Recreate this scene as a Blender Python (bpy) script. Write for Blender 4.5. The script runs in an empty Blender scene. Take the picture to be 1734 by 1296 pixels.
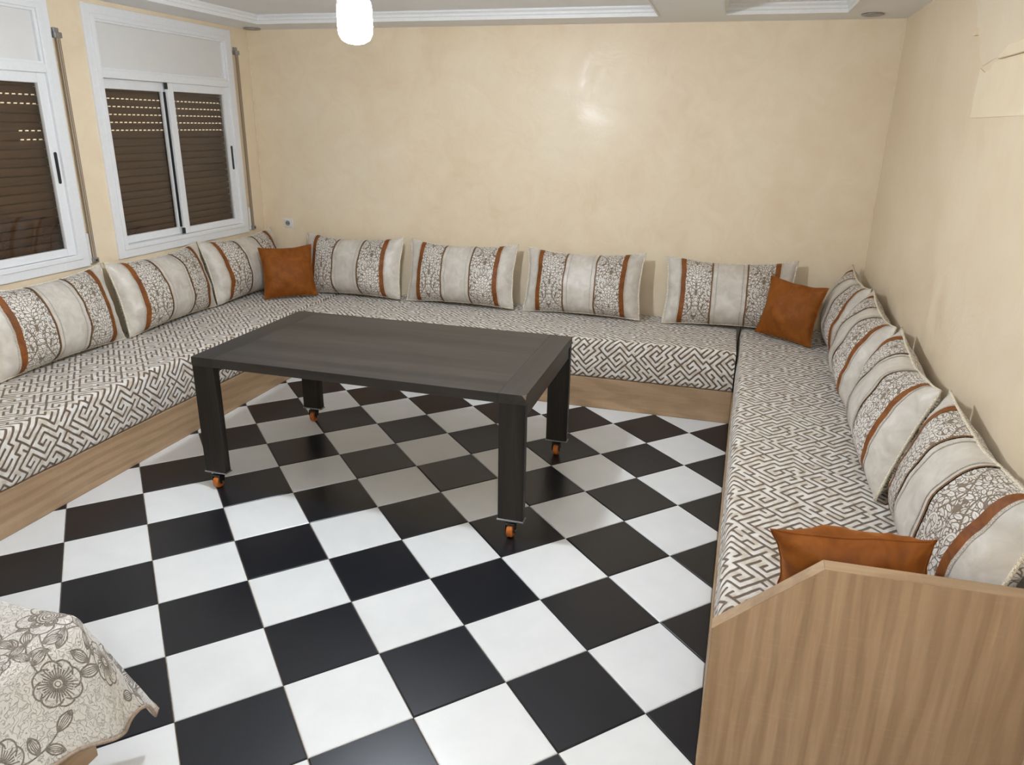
import bpy, math, random
import numpy as np
from mathutils import Vector, Matrix, noise

# ------------------------------------------------------------------ units
S = 0.32                      # one floor tile = 0.32 m; all coordinates below are in tiles
scene = bpy.context.scene
COL = scene.collection
R = math.radians

# ------------------------------------------------------------------ camera
cam_data = bpy.data.cameras.new('camera')
cam = bpy.data.objects.new('camera', cam_data)
COL.objects.link(cam)
cam.location = (8.74149 * S, -7.16216 * S, 5.39005 * S)
cam.rotation_euler = (1.24797026, -0.0176016603, 0.279276376)
cam_data.sensor_width = 36
cam_data.lens = 1228.5705 / 1734 * 36
cam_data.shift_x = -8.903 / 1734
cam_data.shift_y = -27.676 / 1734
cam_data.clip_start = 0.02
scene.camera = cam

# ------------------------------------------------------------------ world, exposure
world = bpy.data.worlds.new('world')
scene.world = world
world.use_nodes = True
world.node_tree.nodes['Background'].inputs[0].default_value = (0.02, 0.022, 0.03, 1)
world.node_tree.nodes['Background'].inputs[1].default_value = 0.3
scene.view_settings.view_transform = 'Standard'
scene.view_settings.look = 'None'
scene.view_settings.gamma = 1
scene.view_settings.use_curve_mapping = False
scene.view_settings.exposure = 1.6
BULB_STRENGTH = 150.0
BULB_COLOR = (0.90, 0.98, 1.08, 1)

# ------------------------------------------------------------------ key planes (tiles)
XL, YB, ZC = -2.35, 8.75, 7.33          # left wall, back wall, soffit
YF = -13.0                                # wall behind the camera
def xr(y): return 11.53 - 0.016 * (YB - y)          # right wall leans slightly
def xf(y): return 9.19 + 0.0253 * (y - 6.33)        # front of the right bench
ZW, ZM = 0.63, 1.42                      # top of bench boards, top of mattresses

# ------------------------------------------------------------------ object helpers
def link(o, parent=None):
    COL.objects.link(o)
    if parent is not None: o.parent = parent
    return o

def tag(o, label=None, cat=None, group=None, kind=None):
    if label: o['label'] = label
    if cat: o['category'] = cat
    if group: o['group'] = group
    if kind: o['kind'] = kind
    return o

def thing(name, loc, label=None, cat=None, group=None, kind=None, mat=None):
    o = bpy.data.objects.new(name, None)
    o.empty_display_size = 0.05
    if mat is not None:
        o.matrix_world = Matrix.Translation(Vector(loc) * S) @ mat
    else:
        o.location = Vector(loc) * S
    link(o)
    return tag(o, label, cat, group, kind)

class MB:
    """mesh builder in tile units"""
    def __init__(s): s.v, s.f, s.uv, s.m = [], [], [], []
    def add(s, vs, fs, uvs=None):
        n = len(s.v); s.v += [tuple(p) for p in vs]; s.f += [tuple(i + n for i in f) for f in fs]
        if uvs: s.uv += [tuple(u) for u in uvs]
        return s
    def box(s, x0, x1, y0, y1, z0, z1):
        vs = [(x, y, z) for z in (z0, z1) for y in (y0, y1) for x in (x0, x1)]
        return s.add(vs, [(0, 2, 3, 1), (4, 5, 7, 6), (0, 1, 5, 4), (2, 6, 7, 3), (0, 4, 6, 2), (1, 3, 7, 5)])
    def prism(s, poly, fn, t0, t1):
        """poly: 2d outline; fn(a,b,t)->xyz ; extruded from t0 to t1"""
        n = len(poly)
        vs = [fn(a, b, t0) for a, b in poly] + [fn(a, b, t1) for a, b in poly]
        fs = [tuple(range(n))[::-1], tuple(range(n, 2 * n))] + [(i, (i + 1) % n, n + (i + 1) % n, n + i) for i in range(n)]
        return s.add(vs, fs)
    def lathe(s, prof, c=(0, 0, 0), axis='z', n=32):
        vs = []; fs = []
        for r, h in prof:
            for i in range(n):
                a = 2 * math.pi * i / n
                p = (r * math.cos(a), r * math.sin(a), h)
                if axis == 'x': p = (p[2], p[0], p[1])
                if axis == 'y': p = (p[0], p[2], p[1])
                vs.append((p[0] + c[0], p[1] + c[1], p[2] + c[2]))
        m = len(prof)
        for j in range(m - 1):
            for i in range(n):
                a = j * n + i; b = j * n + (i + 1) % n
                fs.append((a, b, b + n, a + n))
        fs.append(tuple(range(n))[::-1]); fs.append(tuple(range((m - 1) * n, m * n)))
        return s.add(vs, fs)
    def tube(s, pts, r, n=8, closed=False):
        pts = [Vector(p) for p in pts]; m = len(pts); vs = []; fs = []
        for i, p in enumerate(pts):
            a = pts[(i - 1) % m] if (closed or i) else p
            b = pts[(i + 1) % m] if (closed or i < m - 1) else p
            t = (b - a).normalized()
            up = Vector((0, 0, 1)) if abs(t.z) < .9 else Vector((0, 1, 0))
            u = t.cross(up).normalized(); w = t.cross(u)
            for k in range(n):
                an = 2 * math.pi * k / n
                vs.append(p + u * (r * math.cos(an)) + w * (r * math.sin(an)))
        for i in range(m if closed else m - 1):
            j = (i + 1) % m
            for k in range(n):
                l = (k + 1) % n
                fs.append((i * n + k, i * n + l, j * n + l, j * n + k))
        if not closed:
            fs.append(tuple(range(n))[::-1]); fs.append(tuple(range((m - 1) * n, m * n)))
        return s.add(vs, fs)
    def build(s, name, mat, parent=None, origin=None, bevel=0, smooth=False, seg=2, fixn=True):
        if origin is None:
            origin = Vector((0, 0, 0))
            if parent is not None and not parent.get('localmesh'): origin = Vector(parent.get('org', (0, 0, 0)))
        origin = Vector(origin)
        me = bpy.data.meshes.new(name)
        me.from_pydata([tuple((Vector(p) - origin) * S) for p in s.v], [], s.f)
        if s.uv:
            uvl = me.uv_layers.new(name='UVMap')
            li = np.empty(len(me.loops), dtype=np.int32); me.loops.foreach_get('vertex_index', li)
            uvs = np.array(s.uv, dtype=np.float32)[li]
            uvl.data.foreach_set('uv', uvs.ravel())
        if fixn:
            import bmesh
            bm = bmesh.new(); bm.from_mesh(me); bmesh.ops.recalc_face_normals(bm, faces=bm.faces); bm.to_mesh(me); bm.free()
        me.materials.append(mat)
        if smooth: me.polygons.foreach_set('use_smooth', [True] * len(me.polygons))
        o = bpy.data.objects.new(name, me)
        if parent is None: o.location = origin * S
        if parent is None or parent.get('org') is not None: o['org'] = tuple(origin)
        if parent is not None and parent.get('localmesh'): o['localmesh'] = 1
        link(o, parent)
        if bevel:
            b = o.modifiers.new('bevel', 'BEVEL'); b.width = bevel * S; b.segments = seg; b.limit_method = 'ANGLE'
            b.angle_limit = R(40)
        return o

def root(name, org, label=None, cat=None, group=None, kind=None):
    o = thing(name, org, label, cat, group, kind); o['org'] = tuple(float(a) for a in org); return o

# ------------------------------------------------------------------ material helpers
def nt(name):
    m = bpy.data.materials.new(name); m.use_nodes = True
    t = m.node_tree; t.nodes.clear()
    out = t.nodes.new('ShaderNodeOutputMaterial'); b = t.nodes.new('ShaderNodeBsdfPrincipled')
    t.links.new(b.outputs[0], out.inputs[0])
    return m, t, b, out
def N(t, typ, **k):
    n = t.nodes.new('ShaderNode' + typ)
    for a, v in k.items():
        if a.startswith('i_'): n.inputs[a[2:].replace('_', ' ')].default_value = v
        else: setattr(n, a, v)
    return n
def L(t, a, b): t.links.new(a, b)
def coords(t, kind='Object', scale=(1, 1, 1), rot=(0, 0, 0), loc=(0, 0, 0)):
    c = N(t, 'TexCoord'); m = N(t, 'Mapping')
    L(t, c.outputs[kind], m.inputs[0])
    m.inputs['Scale'].default_value = scale; m.inputs['Rotation'].default_value = rot; m.inputs['Location'].default_value = loc
    return m.outputs[0]
def noise_n(t, vec, scale, detail=4, rough=.5, dist=0):
    n = N(t, 'TexNoise'); L(t, vec, n.inputs['Vector'])
    n.inputs['Scale'].default_value = scale; n.inputs['Detail'].default_value = detail
    n.inputs['Roughness'].default_value = rough; n.inputs['Distortion'].default_value = dist
    return n.outputs['Fac']
def ramp(t, fac, stops):
    r = N(t, 'ValToRGB'); L(t, fac, r.inputs[0])
    e = r.color_ramp.elements
    while len(e) > 2: e.remove(e[-1])
    for i, (p, c) in enumerate(stops):
        if i < 2: el = e[i]; el.position = p
        else: el = e.new(p)
        el.color = (*c, 1) if len(c) == 3 else c
    return r.outputs[0]
def mix(t, fac, a, b, mode='MIX'):
    m = N(t, 'Mix', data_type='RGBA', blend_type=mode)
    for sock, v in ((m.inputs[0], fac), (m.inputs[6], a), (m.inputs[7], b)):
        if isinstance(v, (int, float)): sock.default_value = v
        elif isinstance(v, tuple): sock.default_value = (*v, 1) if len(v) == 3 else v
        else: L(t, v, sock)
    return m.outputs[2]
def math_n(t, op, a, b=0.0, clamp=False):
    m = N(t, 'Math', operation=op, use_clamp=clamp)
    for sock, v in ((m.inputs[0], a), (m.inputs[1], b)):
        if isinstance(v, (int, float)): sock.default_value = v
        else: L(t, v, sock)
    return m.outputs[0]
def bump(t, b, h, strength=.3, dist=.005):
    n = N(t, 'Bump'); L(t, h, n.inputs['Height'])
    n.inputs['Strength'].default_value = strength; n.inputs['Distance'].default_value = dist
    L(t, n.outputs[0], b.inputs['Normal'])
def plain(name, col, rough=.5, metal=0, spec=.5, nz=0.04, nscale=60, bmp=0):
    m, t, b, _ = nt(name)
    v = coords(t)
    f = noise_n(t, v, nscale, 3)
    c0 = tuple(max(0, c * (1 - nz * 2)) for c in col); c1 = tuple(min(1, c * (1 + nz * 2)) for c in col)
    L(t, ramp(t, f, [(.3, c0), (.7, c1)]), b.inputs['Base Color'])
    b.inputs['Roughness'].default_value = rough; b.inputs['Metallic'].default_value = metal
    b.inputs['Specular IOR Level'].default_value = spec
    if bmp: bump(t, b, f, bmp, .002)
    return m

# ------------------------------------------------------------------ drawn patterns (computed here, no files)
class Canvas:
    def __init__(s, w, h, val=1.0): s.w, s.h = w, h; s.a = np.full((h, w), val, dtype=np.float32)
    def poly_fill(s, pts, val):
        pts = np.array(pts) ; x0, y0 = np.floor(pts.min(0)).astype(int) - 1; x1, y1 = np.ceil(pts.max(0)).astype(int) + 2
        X, Y = np.meshgrid(np.arange(x0, x1) + .5, np.arange(y0, y1) + .5)
        ins = np.zeros(X.shape, bool); n = len(pts)
        for i in range(n):
            ax, ay = pts[i]; bx, by = pts[(i + 1) % n]
            if ay == by: continue
            c = ((ay > Y) != (by > Y)) & (X < (bx - ax) * (Y - ay) / (by - ay) + ax)
            ins ^= c
        yy = (np.arange(y0, y1)) % s.h; xx = (np.arange(x0, x1)) % s.w
        sub = s.a[np.ix_(yy, xx)]; sub[ins] = val; s.a[np.ix_(yy, xx)] = sub
    def line(s, pts, r, val=0.0):
        for (ax, ay), (bx, by) in zip(pts[:-1], pts[1:]):
            x0 = int(math.floor(min(ax, bx) - r - 2)); x1 = int(math.ceil(max(ax, bx) + r + 2))
            y0 = int(math.floor(min(ay, by) - r - 2)); y1 = int(math.ceil(max(ay, by) + r + 2))
            X, Y = np.meshgrid(np.arange(x0, x1) + .5, np.arange(y0, y1) + .5)
            dx, dy = bx - ax, by - ay; l2 = dx * dx + dy * dy + 1e-9
            tt = np.clip(((X - ax) * dx + (Y - ay) * dy) / l2, 0, 1)
            d = np.hypot(X - ax - tt * dx, Y - ay - tt * dy)
            k = np.clip(r + .7 - d, 0, 1.4) / 1.4
            yy = (np.arange(y0, y1)) % s.h; xx = (np.arange(x0, x1)) % s.w
            ix = np.ix_(yy, xx); sub = s.a[ix]
            if val < .5: sub = np.minimum(sub, 1 - k * (1 - val))
            else: sub = np.maximum(sub, k * val)
            s.a[ix] = sub
    def shape(s, pts, r):
        s.poly_fill(pts, 1.0); s.line(list(pts) + [pts[0]], r)
    def image(s, name):
        im = bpy.data.images.new(name, s.w, s.h, alpha=False, float_buffer=False)
        im.colorspace_settings.name = 'Non-Color'
        px = np.ones((s.h, s.w, 4), dtype=np.float32); px[..., :3] = s.a[..., None]
        im.pixels.foreach_set(px.ravel()); im.update(); im.pack()
        return im

def fret_image():
    """a repeating labyrinth of straight bars and hooks"""
    n = 12; u = 34
    rnd = random.Random(23)
    seen = {(0, 0)}; stack = [(0, 0, None, 0)]; opened = set()
    D = ((1, 0), (0, 1), (-1, 0), (0, -1))
    while stack:
        x, y, d0, run = stack[-1]
        opts = [k for k in range(4) if ((x + D[k][0]) % n, (y + D[k][1]) % n) not in seen]
        if not opts: stack.pop(); continue
        if d0 in opts and run < 3 and rnd.random() < .86: k = d0
        else:
            side = [q for q in opts if d0 is None or q == (d0 + 1) % 4] or opts
            k = rnd.choice(side)
        nx, ny = (x + D[k][0]) % n, (y + D[k][1]) % n
        opened.add((x, y, k)); opened.add((nx, ny, (k + 2) % 4)); seen.add((nx, ny))
        stack.append((nx, ny, k, run + 1 if k == d0 else 1))
    c = Canvas(n * u, n * u)
    for x in range(n):
        for y in range(n):
            if (x, y, 0) not in opened: c.line([((x + 1) * u, y * u), ((x + 1) * u, (y + 1) * u)], .19 * u)
            if (x, y, 1) not in opened: c.line([(x * u, (y + 1) * u), ((x + 1) * u, (y + 1) * u)], .19 * u)
    for ax in (0, 1):
        c.a = sum(np.roll(c.a, d, ax) for d in range(-2, 3)) / 5
    return c.image('fret_pattern')

def teardrop(cx, cy, ang, ln, w, tip=.35, n=14):
    out = []
    for i in range(n + 1):
        t = i / n; out.append((ln * t, w * math.sin(math.pi * t ** (.9 + tip)) ** .8 if 0 < t < 1 else 0))
    pts = out + [(x, -y) for x, y in out[-2:0:-1]]
    ca, sa = math.cos(ang), math.sin(ang)
    return [(cx + x * ca - y * sa, cy + x * sa + y * ca) for x, y in pts]

def damask_image():
    """silk palmettes, feathered scrolls and small leaves on a darker ground"""
    rnd = random.Random(4)
    W, H = 520, 760
    c = Canvas(W, H, 0.0)
    r = 3.0
    def leaf(x, y, a, ln, wd, rib=True):
        c.shape(teardrop(x, y, a, ln, wd, .25), r)
        if rib: c.line([(x + ln * .12 * math.cos(a), y + ln * .12 * math.sin(a)), (x + ln * .7 * math.cos(a), y + ln * .7 * math.sin(a))], 1.3)
    # ground: rows of curled leaves flowing along the ogee
    rows = []
    for q in range(560):
        rows.append((rnd.random() * W / 2, q / 560 * H))
    rnd.shuffle(rows)
    for x, y in rows:
        a = R(90) + R(65) * math.sin(4 * math.pi * y / H + x / 45) + R(rnd.uniform(-25, 25)); ln, wd = rnd.uniform(48, 74), rnd.uniform(15, 21)
        for (px, an) in ((x, a), (W - x, math.pi - a)): leaf(px, y, an, ln, wd)
    for cx, cy in ((W / 2, H / 2), (0, 0)):
        for sgn in (1, -1):
            # ogee stem set with leaflets
            pts = [(cx + sgn * W * (.25 + .17 * math.cos(2 * math.pi * y / H)), cy + y) for y in range(-H // 2, H // 2 + 1, 20)]
            c.line(pts, 5.5, 0.0)
            # feathered scroll
            sp = []
            for i in range(26):
                t = i / 25; rad = 82 * (1 - .60 * t); an = R(-100) + t * R(310)
                sp.append((cx + sgn * (92 + rad * math.cos(an) * .8), cy + 150 + rad * math.sin(an)))
            for i in range(1, 24, 2):
                (ax, ay), (bx, by) = sp[i], sp[i + 1]
                tn = math.atan2(by - ay, bx - ax)
                c.shape(teardrop(ax, ay, tn - sgn * R(62), 46 - i * .8, 10, .1), r)
            c.line(sp, 9.5, 0.0); c.line(sp, 6.0, 1.0)
        for (n_, rad, wd, sp_, oy) in ((9, 132, 24, 112, -8), (7, 94, 21, 100, -14), (5, 60, 16, 80, -18)):
            for i in sorted(range(n_), key=lambda i: -abs(i - (n_ - 1) / 2)):
                th = R(90) + R(sp_) * (i / (n_ - 1) * 2 - 1)
                leaf(cx, cy + oy, th, rad * (1 - .12 * abs(i / (n_ - 1) * 2 - 1)), wd, rad > 90)
        for i in (-2, 2, -1, 1, 0): leaf(cx, cy - 22, R(-90) + R(28) * i, 84 - 9 * abs(i), 18, False)
        c.shape([(cx + 15 * math.cos(a), cy - 10 + 19 * math.sin(a)) for a in np.linspace(0, 2 * math.pi, 16, endpoint=False)], r)
        for sgn in (1, -1):
            for q in range(4): leaf(cx + sgn * 5, cy - 104 - q * 34, R(90) - sgn * R(62), 66 - q * 8, 16, False)
    c.a = (c.a + np.roll(c.a, 1, 0) + np.roll(c.a, 1, 1) + np.roll(c.a, (1, 1), (0, 1))) / 4
    return c.image('damask_pattern')

def quilt_image():
    rnd = random.Random(11)
    W = H = 1400                                   # pixels; cloth is 3.5 x 3.5 tiles -> 400 px per tile
    c = Canvas(W, H)
    r = 2.6
    def leaf(x, y, a, ln=85, w=19):
        c.shape(teardrop(x, y, a, ln, w, .1), r)
        for k in (-.5, -.17, .17, .5):
            pts = []
            for i in range(9):
                t = .08 + .82 * i / 8
                u = ln * t; v = w * k * math.sin(math.pi * t)
                pts.append((x + u * math.cos(a) - v * math.sin(a), y + u * math.sin(a) + v * math.cos(a)))
            c.line(pts, 1.4)
    def stem(x, y, a, ln, curl, n=18):
        pts = [(x, y)]
        for i in range(n):
            a += curl / n; x += ln / n * math.cos(a); y += ln / n * math.sin(a); pts.append((x, y))
        c.line(pts, r * .9); return pts, a
    def flower(x, y, rad, n=8, ph=0):
        for i in range(n):
            a = ph + 2 * math.pi * i / n; pr = rad * (.46 + .05 * rnd.random()); d = rad * .62
            px, py = x + d * math.cos(a), y + d * math.sin(a)
            c.shape([(px + pr * math.cos(q) * 1.0, py + pr * math.sin(q)) for q in np.linspace(0, 2 * math.pi, 20, endpoint=False)], r)
        c.poly_fill([(x + rad * .74 * math.cos(q), y + rad * .74 * math.sin(q)) for q in np.linspace(0, 2 * math.pi, 24, endpoint=False)], 1)
        for i in range(n * 4):
            a = ph + 2 * math.pi * (i + .5) / (n * 4); r1 = rad * (.28); r2 = rad * (.86 if i % 4 in (1, 2) else .66)
            c.line([(x + r1 * math.cos(a), y + r1 * math.sin(a)), (x + r2 * math.cos(a), y + r2 * math.sin(a))], 2.1)
        c.shape([(x + rad * .27 * math.cos(q), y + rad * .27 * math.sin(q)) for q in np.linspace(0, 2 * math.pi, 18, endpoint=False)], 4)
        c.shape([(x + rad * .12 * math.cos(q), y + rad * .12 * math.sin(q)) for q in np.linspace(0, 2 * math.pi, 14, endpoint=False)], 1.5)
    def poppy(x, y, rad, ph=0):
        for i in range(5):
            a = ph + R(72) * i; pr = rad * .5; d = rad * .75
            px, py = x + d * math.cos(a), y + d * math.sin(a)
            c.shape([(px + pr * math.cos(q), py + pr * .85 * math.sin(q)) for q in np.linspace(0, 2 * math.pi, 22, endpoint=False)], r)
        for i in range(6):
            a = ph + R(60) * i + .3; px, py = x + rad * .55 * math.cos(a), y + rad * .55 * math.sin(a)
            for q2 in (.24, .16, .09):
                c.shape([(px + rad * q2 * math.cos(q), py + rad * q2 * math.sin(q)) for q in np.linspace(0, 2 * math.pi, 16, endpoint=False)], 2.4)
        for q2 in (.48, .36, .24, .12):
            c.shape([(x + rad * q2 * math.cos(q), y + rad * q2 * math.sin(q)) for q in np.linspace(0, 2 * math.pi, 26, endpoint=False)], r)
        for i in range(12):
            a = R(30) * i; c.line([(x + rad * .36 * math.cos(a), y + rad * .36 * math.sin(a)), (x + rad * .48 * math.cos(a), y + rad * .48 * math.sin(a))], 1.5)
    spots = [(1215, 1080, 'f', 82), (1185, 880, 'f', 82), (1290, 640, 'f', 84), (1085, 1230, 'p', 112), (1330, 1240, 'p', 70), (960, 1010, 'p', 95), (985, 760, 'f', 80), (640, 960, 'p', 95),
             (330, 940, 'f', 74), (1000, 470, 'p', 90), (740, 440, 'f', 82), (430, 500, 'p', 88), (1220, 300, 'f', 80), (930, 160, 'f', 84),
             (600, 180, 'p', 90), (260, 230, 'f', 80), (150, 640, 'p', 92), (860, 1250, 'f', 80), (380, 1230, 'p', 90), (1250, 1290, 'f', 70)]
    for (x, y, k, rad) in spots:
        for q in range(2):
            a0 = rnd.random() * 6.28
            pts, a1 = stem(x, y, a0, rad * 2.4, rnd.choice((-1, 1)) * R(90))
            leaf(*pts[-1], a1, 74, 17); leaf(*pts[11], a1 + R(60), 62, 16); leaf(*pts[13], a1 - R(75), 62, 16)
    for (x, y, k, rad) in spots:
        (flower if k == 'f' else poppy)(x, y, rad * .8, ph=rnd.random())
    return c.image('quilt_pattern')

FRET, DAMASK, QUILT = fret_image(), damask_image(), quilt_image()

def img(t, image, vec):
    n = N(t, 'TexImage'); n.image = image; n.interpolation = 'Linear'; n.extension = 'REPEAT'
    L(t, vec, n.inputs[0]); return n.outputs[0]

# ------------------------------------------------------------------ materials
def m_wall(name, tint=(1, 1, 1), rough=.34):
    m, t, b, _ = nt(name)
    v = coords(t)
    big = noise_n(t, v, 1.1, 5, .62, .6); mid = noise_n(t, v, 4.5, 6, .65, 1.2); fine = noise_n(t, v, 38, 4, .6)
    def c(*a): return tuple(x * y for x, y in zip(a, tint))
    col = ramp(t, big, [(.32, c(.77, .61, .42)), (.5, c(.83, .69, .485)), (.70, c(.86, .75, .56))])
    col2 = ramp(t, mid, [(.30, c(.77, .61, .42)), (.62, c(.87, .75, .565))])
    L(t, mix(t, .42, col, col2), b.inputs['Base Color'])
    rr = N(t, 'MapRange'); L(t, mid, rr.inputs[0]); rr.inputs[1].default_value = .3; rr.inputs[2].default_value = .7
    rr.inputs[3].default_value = rough - .06; rr.inputs[4].default_value = rough + .18
    L(t, rr.outputs[0], b.inputs['Roughness'])
    h = math_n(t, 'ADD', math_n(t, 'MULTIPLY', mid, 1.0), math_n(t, 'MULTIPLY', fine, .12))
    bump(t, b, h, .30, .010)
    return m
MW = m_wall('beige_polished_plaster')
M_PATCH = m_wall('pale_bare_plaster', (1.07, 1.09, 1.10), .45)
M_CEIL = plain('ceiling_white_paint', (.87, .87, .87), .75, nz=.01, nscale=2.5)
M_MOULD = plain('moulding_white_gloss', (.80, .80, .79), .4, nz=.01)
M_GROUT = plain('grout_sandy', (.36, .27, .18), .8, nz=.15, nscale=40)

def m_tile(name, c0, c1, rough, bstr):
    m, t, b, _ = nt(name)
    v = coords(t)
    oi = N(t, 'ObjectInfo'); add = N(t, 'VectorMath', operation='MULTIPLY_ADD')
    L(t, oi.outputs['Location'], add.inputs[0]); add.inputs[1].default_value = (3.1, 2.7, 1); L(t, v, add.inputs[2])
    f = noise_n(t, add.outputs[0], 5, 5, .6, .3)
    base = ramp(t, f, [(.3, c0), (.7, c1)])
    hs = N(t, 'HueSaturation'); L(t, base, hs.inputs['Color'])
    mr = N(t, 'MapRange'); L(t, oi.outputs['Random'], mr.inputs[0]); mr.inputs[3].default_value = .96; mr.inputs[4].default_value = 1.04
    L(t, mr.outputs[0], hs.inputs['Value'])
    L(t, hs.outputs[0], b.inputs['Base Color'])
    b.inputs['Roughness'].default_value = rough
    bump(t, b, noise_n(t, v, 90, 3), bstr, .001)
    return m
M_TW = m_tile('white_glazed_tile', (.74, .75, .745), (.80, .805, .80), .30, .06)
M_TB = m_tile('black_glazed_tile', (.0070, .0078, .0115), (.0105, .0115, .0155), .30, .12)

def m_oak(name, axis, seed=0, pinky=0.0):
    """light textured oak laminate, grain along the given axis"""
    m, t, b, _ = nt(name)
    st = [9, 9, 9]; st['xyz'.index(axis)] = .8
    v = coords(t, 'Object', tuple(st), loc=(seed, seed * 1.7, seed * .6))
    g = noise_n(t, v, 1.0, 8, .68, 1.1)
    st2 = [60, 60, 60]; st2['xyz'.index(axis)] = 2.2
    v2 = coords(t, 'Object', tuple(st2)); g2 = noise_n(t, v2, 1.0, 6, .7, .4)
    w = N(t, 'TexWave', wave_type='RINGS', rings_direction='Y' if axis != 'y' else 'X')
    sw = [4.2, 4.2, 4.2]; sw['xyz'.index(axis)] = .55
    L(t, coords(t, 'Object', tuple(sw), loc=(seed + .4, .3, .2)), w.inputs[0]); w.inputs['Scale'].default_value = 1.5
    w.inputs['Distortion'].default_value = 9; w.inputs['Detail'].default_value = 3; w.inputs['Detail Scale'].default_value = 1.1
    sc = [14, 14, 14]; sc['xyz'.index(axis)] = 95
    saw = noise_n(t, coords(t, 'Object', tuple(sc)), 1.0, 2, .4)
    base = ramp(t, g, [(.28, (.275, .165, .084)), (.46, (.415, .268, .148)), (.60, (.48, .325, .19)), (.76, (.54, .385, .235))])
    base = mix(t, .40, base, ramp(t, w.outputs['Fac'], [(.2, (.26, .16, .082)), (.6, (.51, .35, .205))]))
    base = mix(t, .28, base, ramp(t, g2, [(.3, (.235, .14, .072)), (.65, (.56, .395, .245))]))
    base = mix(t, math_n(t, 'MULTIPLY', ramp(t, saw, [(.56, (0, 0, 0)), (.70, (1, 1, 1))]), .10), base, (.58, .45, .33))
    st3 = [2.6, 2.6, 2.6]; st3['xyz'.index(axis)] = 1.3
    blot = noise_n(t, coords(t, 'Object', tuple(st3), loc=(seed * 2, 1, 3)), 1.0, 3, .5, .6)
    base = mix(t, math_n(t, 'MULTIPLY', ramp(t, blot, [(.42, (0, 0, 0)), (.60, (1, 1, 1))]), .30), base, (.300, .190, .112))
    L(t, base, b.inputs['Base Color'])
    b.inputs['Roughness'].default_value = .48
    bump(t, b, g2, .22, .0015)
    return m
M_OAKX, M_OAKY, M_OAKZ = m_oak('oak_laminate_long', 'x', 2), m_oak('oak_laminate_side', 'y', 5), m_oak('oak_laminate_upright', 'z', 7.3)
M_OAKEDGE = m_oak('oak_edge_band', 'x', 11)

def m_dark(name, axis):
    m, t, b, _ = nt(name)
    st = [30, 30, 30]; st['xyz'.index(axis)] = 1.1
    g = noise_n(t, coords(t, 'Object', tuple(st)), 1.0, 7, .7, .5)
    st = [9, 9, 9]; st['xyz'.index(axis)] = .35
    g2 = noise_n(t, coords(t, 'Object', tuple(st), loc=(3, 1, 2)), 1.0, 4, .6, .3)
    base = ramp(t, g, [(.30, (.013, .0122, .0112)), (.52, (.026, .0235, .0210)), (.75, (.060, .052, .045))])
    base = mix(t, .5, base, ramp(t, g2, [(.35, (.014, .0125, .0115)), (.68, (.055, .047, .040))]))
    L(t, base, b.inputs['Base Color']); b.inputs['Roughness'].default_value = .42
    bump(t, b, g, .18, .0012)
    return m
M_DX, M_DY, M_DZ = m_dark('dark_ash_long', 'x'), m_dark('dark_ash_cross', 'y'), m_dark('dark_ash_upright', 'z')
M_DZ.node_tree.nodes['Principled BSDF'].inputs['Specular IOR Level'].default_value = .2

def m_fret():
    m, t, b, _ = nt('fret_upholstery')
    per = 12 * .083 * S
    v = coords(t, 'UV', (1 / per, 1 / per, 1), (0, 0, R(45)))
    wob = N(t, 'VectorMath', operation='ADD')
    nz = N(t, 'TexNoise'); L(t, coords(t, 'UV'), nz.inputs['Vector']); nz.inputs['Scale'].default_value = 14; nz.inputs['Detail'].default_value = 2
    sub = N(t, 'VectorMath', operation='MULTIPLY_ADD'); L(t, nz.outputs['Color'], sub.inputs[0]); sub.inputs[1].default_value = (.035, .035, 0); L(t, v, sub.inputs[2])
    f = img(t, FRET, sub.outputs[0])
    nn = noise_n(t, coords(t, 'UV'), 60, 4, .7)
    gold = noise_n(t, coords(t, 'UV', (1, 1, 1)), 24, 2, .5)
    cream = ramp(t, gold, [(.38, (.60, .52, .42)), (.52, (.74, .69, .62)), (.7, (.80, .77, .73))])
    dark = ramp(t, nn, [(.3, (.085, .056, .038)), (.7, (.19, .13, .085))])
    fac = ramp(t, f, [(.34, (0, 0, 0)), (.62, (1, 1, 1))])
    L(t, mix(t, fac, dark, cream), b.inputs['Base Color'])
    b.inputs['Roughness'].default_value = .75
    b.inputs['Sheen Weight'].default_value = .25
    h = math_n(t, 'ADD', f, math_n(t, 'MULTIPLY', nn, .25))
    bump(t, b, h, .8, .0035)
    return m
M_FRET = m_fret()

def m_damask():
    m, t, b, _ = nt('silver_damask')
    v = coords(t, 'UV', (1 / (.90 * S), 1 / (.90 * S * 760 / 520), 1), loc=(.24, .2, 0))
    f = img(t, DAMASK, v)
    nn = noise_n(t, coords(t, 'UV'), 220, 3, .6)
    ground = ramp(t, nn, [(.3, (.13, .092, .058)), (.7, (.27, .205, .14))])
    silk = ramp(t, nn, [(.3, (.68, .63, .56)), (.7, (.86, .83, .78))])
    L(t, mix(t, ramp(t, f, [(.12, (0, 0, 0)), (.55, (1, 1, 1))]), ground, silk), b.inputs['Base Color'])
    L(t, ramp(t, f, [(.2, (.65, .65, .65)), (.8, (.36, .36, .36))]), b.inputs['Roughness'])
    b.inputs['Sheen Weight'].default_value = .2
    bump(t, b, math_n(t, 'ADD', f, math_n(t, 'MULTIPLY', nn, .15)), .6, .002)
    return m
M_DAM = m_damask()

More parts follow.
